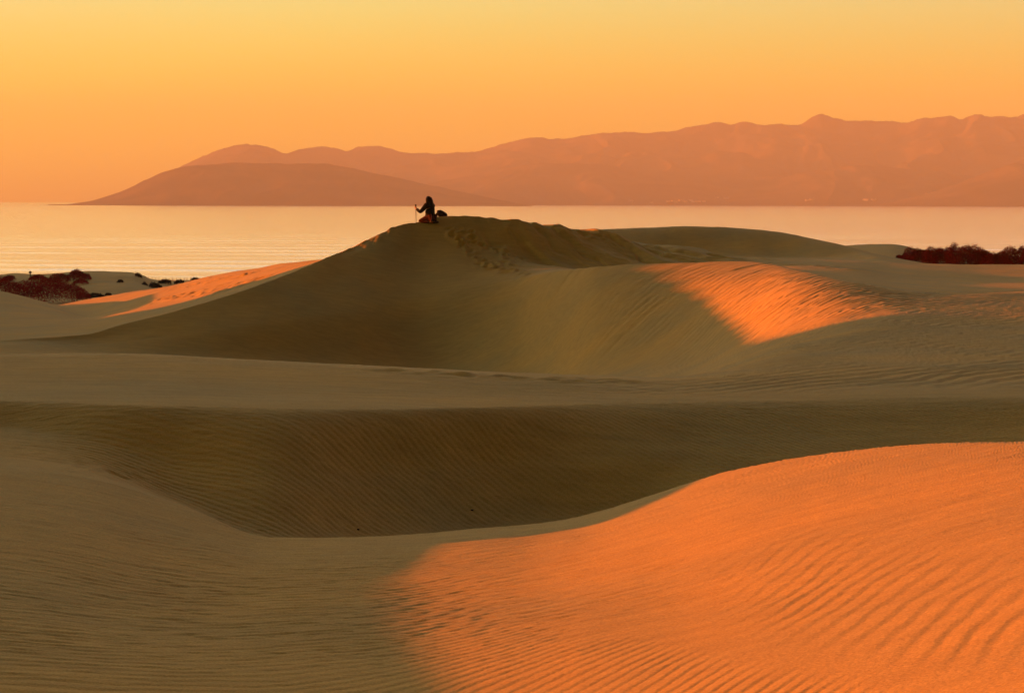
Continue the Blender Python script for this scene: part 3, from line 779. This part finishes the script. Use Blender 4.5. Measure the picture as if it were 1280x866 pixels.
# long hair over head, shoulders and back
mb = MB()
def hairfn(p):
    q_ = Vector(p)
    if q_.z < 0: q_.x *= 1 + 0.35 * -q_.z
    return q_
mb.ell((0, 0.005, 0.895), (0.112, 0.112, 0.108))
mb.tube([(0, 0.04, 0.93), (0, 0.075, 0.84), (0, 0.105, 0.74), (0, 0.125, 0.63), (0, 0.125, 0.53), (0, 0.12, 0.47)], [0.085, 0.105, 0.10, 0.085, 0.06, 0.02], 14)
for s_ in (-1, 1):
    mb.tube([(s_ * 0.06, 0.0, 0.95), (s_ * 0.105, 0.0, 0.88), (s_ * 0.112, 0.015, 0.79), (s_ * 0.11, 0.04, 0.70), (s_ * 0.10, 0.075, 0.60), (s_*0.09, 0.09, 0.54)], [0.03, 0.045, 0.05, 0.048, 0.038, 0.012], 10)
hair = mb.build('hair', HAIR, person); hair.location = (0, -0.055, 0)
for v in hair.data.vertices:                      # keep the face clear, break up the outline
    n_ = 0.010 * float(vnoise(v.co.x * 30 + 5 * v.co.z, v.co.y * 30, 7))
    v.co.x += n_; v.co.y += n_
    if v.co.y < -0.075 and v.co.z < 0.93: v.co.y = -0.075
tag(person, 'long haired person in dark jacket and burgundy trousers kneeling on the dune crest', 'person')

# the pole stands in the hand on the camera side
M_ = Matrix.Translation((px_, py_, pz_ - 0.035)) @ Matrix.Rotation(FAC, 4, 'Z')
hp = M_ @ Vector((0.205, -0.487, 0.59))
pole = empty('walking_pole', (hp.x + 0.01, hp.y, ground_z(hp.x, hp.y)))
dz = hp.z - pole.location.z
mb = MB(); mb.tube([(0.015, 0, -0.06), (0, 0, dz - 0.04)], [0.010, 0.014], 10); mb.build('shaft', METAL, pole)
mb = MB(); mb.tube([(0, 0, dz - 0.05), (0, 0, dz + 0.0), (-0.005, 0, dz + 0.06)], [0.019, 0.021, 0.024], 12); mb.ell((-0.006, 0, dz + 0.075), (0.036, 0.032, 0.030)); mb.build('grip', SHOE, pole)
tag(pole, 'thin walking pole stuck upright in the sand beside the kneeling person', 'pole')

# slumped backpack on the crest behind the person
bx, by, bz = spot(552.5, 97.9)
pack = empty('backpack', (bx, by, bz - 0.02), math.radians(8))
mb = MB()
def packfn(p):
    x_, y_, z_ = p
    sq = lambda t: math.copysign(abs(t) ** 0.72, t)
    return Vector((sq(x_), sq(y_), max(sq(z_), -0.9)))
mb.ell((0.0, 0, 0.16), (0.21, 0.15, 0.135), Matrix.Rotation(math.radians(30), 3, 'Y'), 20, 12, packfn)
mb.build('pack_body', PACK, pack)
mb = MB(); mb.ell((-0.10, 0, 0.265), (0.095, 0.13, 0.055), Matrix.Rotation(math.radians(14), 3, 'Y'), 16, 9, packfn); mb.build('lid', PACK, pack)
mb = MB(); mb.ell((0.05, -0.15, 0.13), (0.12, 0.045, 0.085), Matrix.Rotation(math.radians(30), 3, 'Y'), 16, 9, packfn); mb.build('pocket', PACK, pack)
for s_ in (-1, 1):
    mb = MB(); mb.tube([(-0.13, 0.09 * s_, 0.27), (-0.21, 0.10 * s_, 0.20), (-0.20, 0.10 * s_, 0.09), (-0.12, 0.09 * s_, 0.03)], 0.016, 8); mb.build('strap', PACK, pack)
tag(pack, 'slumped black backpack lying on the dune crest behind the kneeling person', 'backpack')

# ------------------------------------------------------------------ haze
hz = MB(); hz.box((2000, 11000, 419.5), (26000, 23400, 861))
HZ_M = bpy.data.materials.new('haze_air'); HZ_M.use_nodes = True
nt = HZ_M.node_tree; nt.nodes.remove(nt.nodes['Principled BSDF'])
pv = nt.nodes.new('ShaderNodeVolumePrincipled'); pv.inputs['Density'].default_value = 6.6e-5
pv.inputs['Color'].default_value = (0.78, 0.90, 0.98, 1); pv.inputs['Anisotropy'].default_value = 0.0
nt.links.new(pv.outputs[0], nt.nodes['Material Output'].inputs['Volume'])
haze = hz.build('haze', HZ_M, None, False); haze['kind'] = 'stuff'

# ------------------------------------------------------------------ light
W = bpy.data.worlds.new('World'); SC.world = W; W.use_nodes = True
nt = W.node_tree; bg = nt.nodes['Background']
N = nt.nodes.new; Lk = nt.links.new
sky = N('ShaderNodeTexSky'); sky.sky_type = 'NISHITA'; sky.sun_disc = False
sky.sun_elevation = SUN_EL; sky.sun_rotation = SUN_AZ; sky.dust_density = 1.0
tc = N('ShaderNodeTexCoord'); sx = N('ShaderNodeSeparateXYZ'); Lk(tc.outputs['Generated'], sx.inputs[0])
cap = N('ShaderNodeMixRGB'); cap.blend_type = 'DARKEN'; cap.inputs[0].default_value = 1; cap.inputs[2].default_value = (3.2, 2.6, 1.7, 1)
Lk(sky.outputs[0], cap.inputs[1])
rp = N('ShaderNodeValToRGB'); cr_ = rp.color_ramp
stops = [(0.0, (1.06, 0.75, 0.040)), (0.03, (0.66, 0.72, 0.055)), (0.075, (0.65, 0.83, 0.48)), (0.12, (3.2, 1.28, 0.60)), (0.20, (4.2, 2.28, 1.75)), (0.32, (1.75, 1.9, 2.2)), (0.48, (0.78, 0.82, 0.92)), (0.7, (0.44, 0.44, 0.49)), (1.0, (0.33, 0.34, 0.40))]
cr_.elements[0].position = 0; cr_.elements[0].color = (*stops[0][1], 1); cr_.elements[1].position = 1; cr_.elements[1].color = (*stops[-1][1], 1)
for p, c in stops[1:-1]:
    e = cr_.elements.new(p); e.color = (*c, 1)
Lk(sx.outputs['Z'], rp.inputs['Fac'])
ml = N('ShaderNodeMixRGB'); ml.blend_type = 'MULTIPLY'; ml.inputs[0].default_value = 1; Lk(cap.outputs[0], ml.inputs[1]); Lk(rp.outputs[0], ml.inputs[2])
# the sky opposite the sunset is dim and brown
dt = N('ShaderNodeVectorMath'); dt.operation = 'DOT_PRODUCT'; Lk(tc.outputs['Generated'], dt.inputs[0]); dt.inputs[1].default_value = (-0.35, 0.93, 0.1)
mr = N('ShaderNodeMapRange'); mr.interpolation_type = 'SMOOTHSTEP'; mr.inputs[1].default_value = -0.15; mr.inputs[2].default_value = 0.75; Lk(dt.outputs['Value'], mr.inputs[0])
az_ = N('ShaderNodeMixRGB'); az_.inputs[1].default_value = (0.03, 0.07, 0.015, 1); az_.inputs[2].default_value = (1, 1, 1, 1); Lk(mr.outputs[0], az_.inputs[0])
ml2 = N('ShaderNodeMixRGB'); ml2.blend_type = 'MULTIPLY'; ml2.inputs[0].default_value = 1; Lk(ml.outputs[0], ml2.inputs[1]); Lk(az_.outputs[0], ml2.inputs[2])
# yellower towards the sun
d2 = N('ShaderNodeVectorMath'); d2.operation = 'DOT_PRODUCT'; Lk(tc.outputs['Generated'], d2.inputs[0]); d2.inputs[1].default_value = (math.sin(SUN_AZ), math.cos(SUN_AZ), 0)
mr2 = N('ShaderNodeMapRange'); mr2.inputs[1].default_value = 0.05; mr2.inputs[2].default_value = 0.5; Lk(d2.outputs['Value'], mr2.inputs[0])
yl = N('ShaderNodeMixRGB'); yl.inputs[1].default_value = (1, 0.97, 1.02, 1); yl.inputs[2].default_value = (0.98, 1.10, 0.98, 1); Lk(mr2.outputs[0], yl.inputs[0])
ml3 = N('ShaderNodeMixRGB'); ml3.blend_type = 'MULTIPLY'; ml3.inputs[0].default_value = 1; Lk(ml2.outputs[0], ml3.inputs[1]); Lk(yl.outputs[0], ml3.inputs[2])
Lk(ml3.outputs[0], bg.inputs['Color']); bg.inputs['Strength'].default_value = 0.10

sl = bpy.data.lights.new('sun', 'SUN'); sl.energy = 5.0; sl.angle = math.radians(0.53); sl.color = (1.0, 0.172, 0.0)
so = bpy.data.objects.new('sun', sl); COL.objects.link(so); so.location = (-60, 20, 60)
so.rotation_euler = Vector(tuple(-S)).to_track_quat('-Z', 'Y').to_euler()

SC.view_settings.view_transform = 'Standard'; SC.view_settings.look = 'None'
SC.view_settings.gamma = 1.0; SC.view_settings.use_curve_mapping = False
SC.view_settings.exposure = 2.06
SC.render.engine = 'CYCLES'
SC.cycles.max_bounces = 6; SC.cycles.volume_bounces = 1
SC.cycles.use_denoising = True
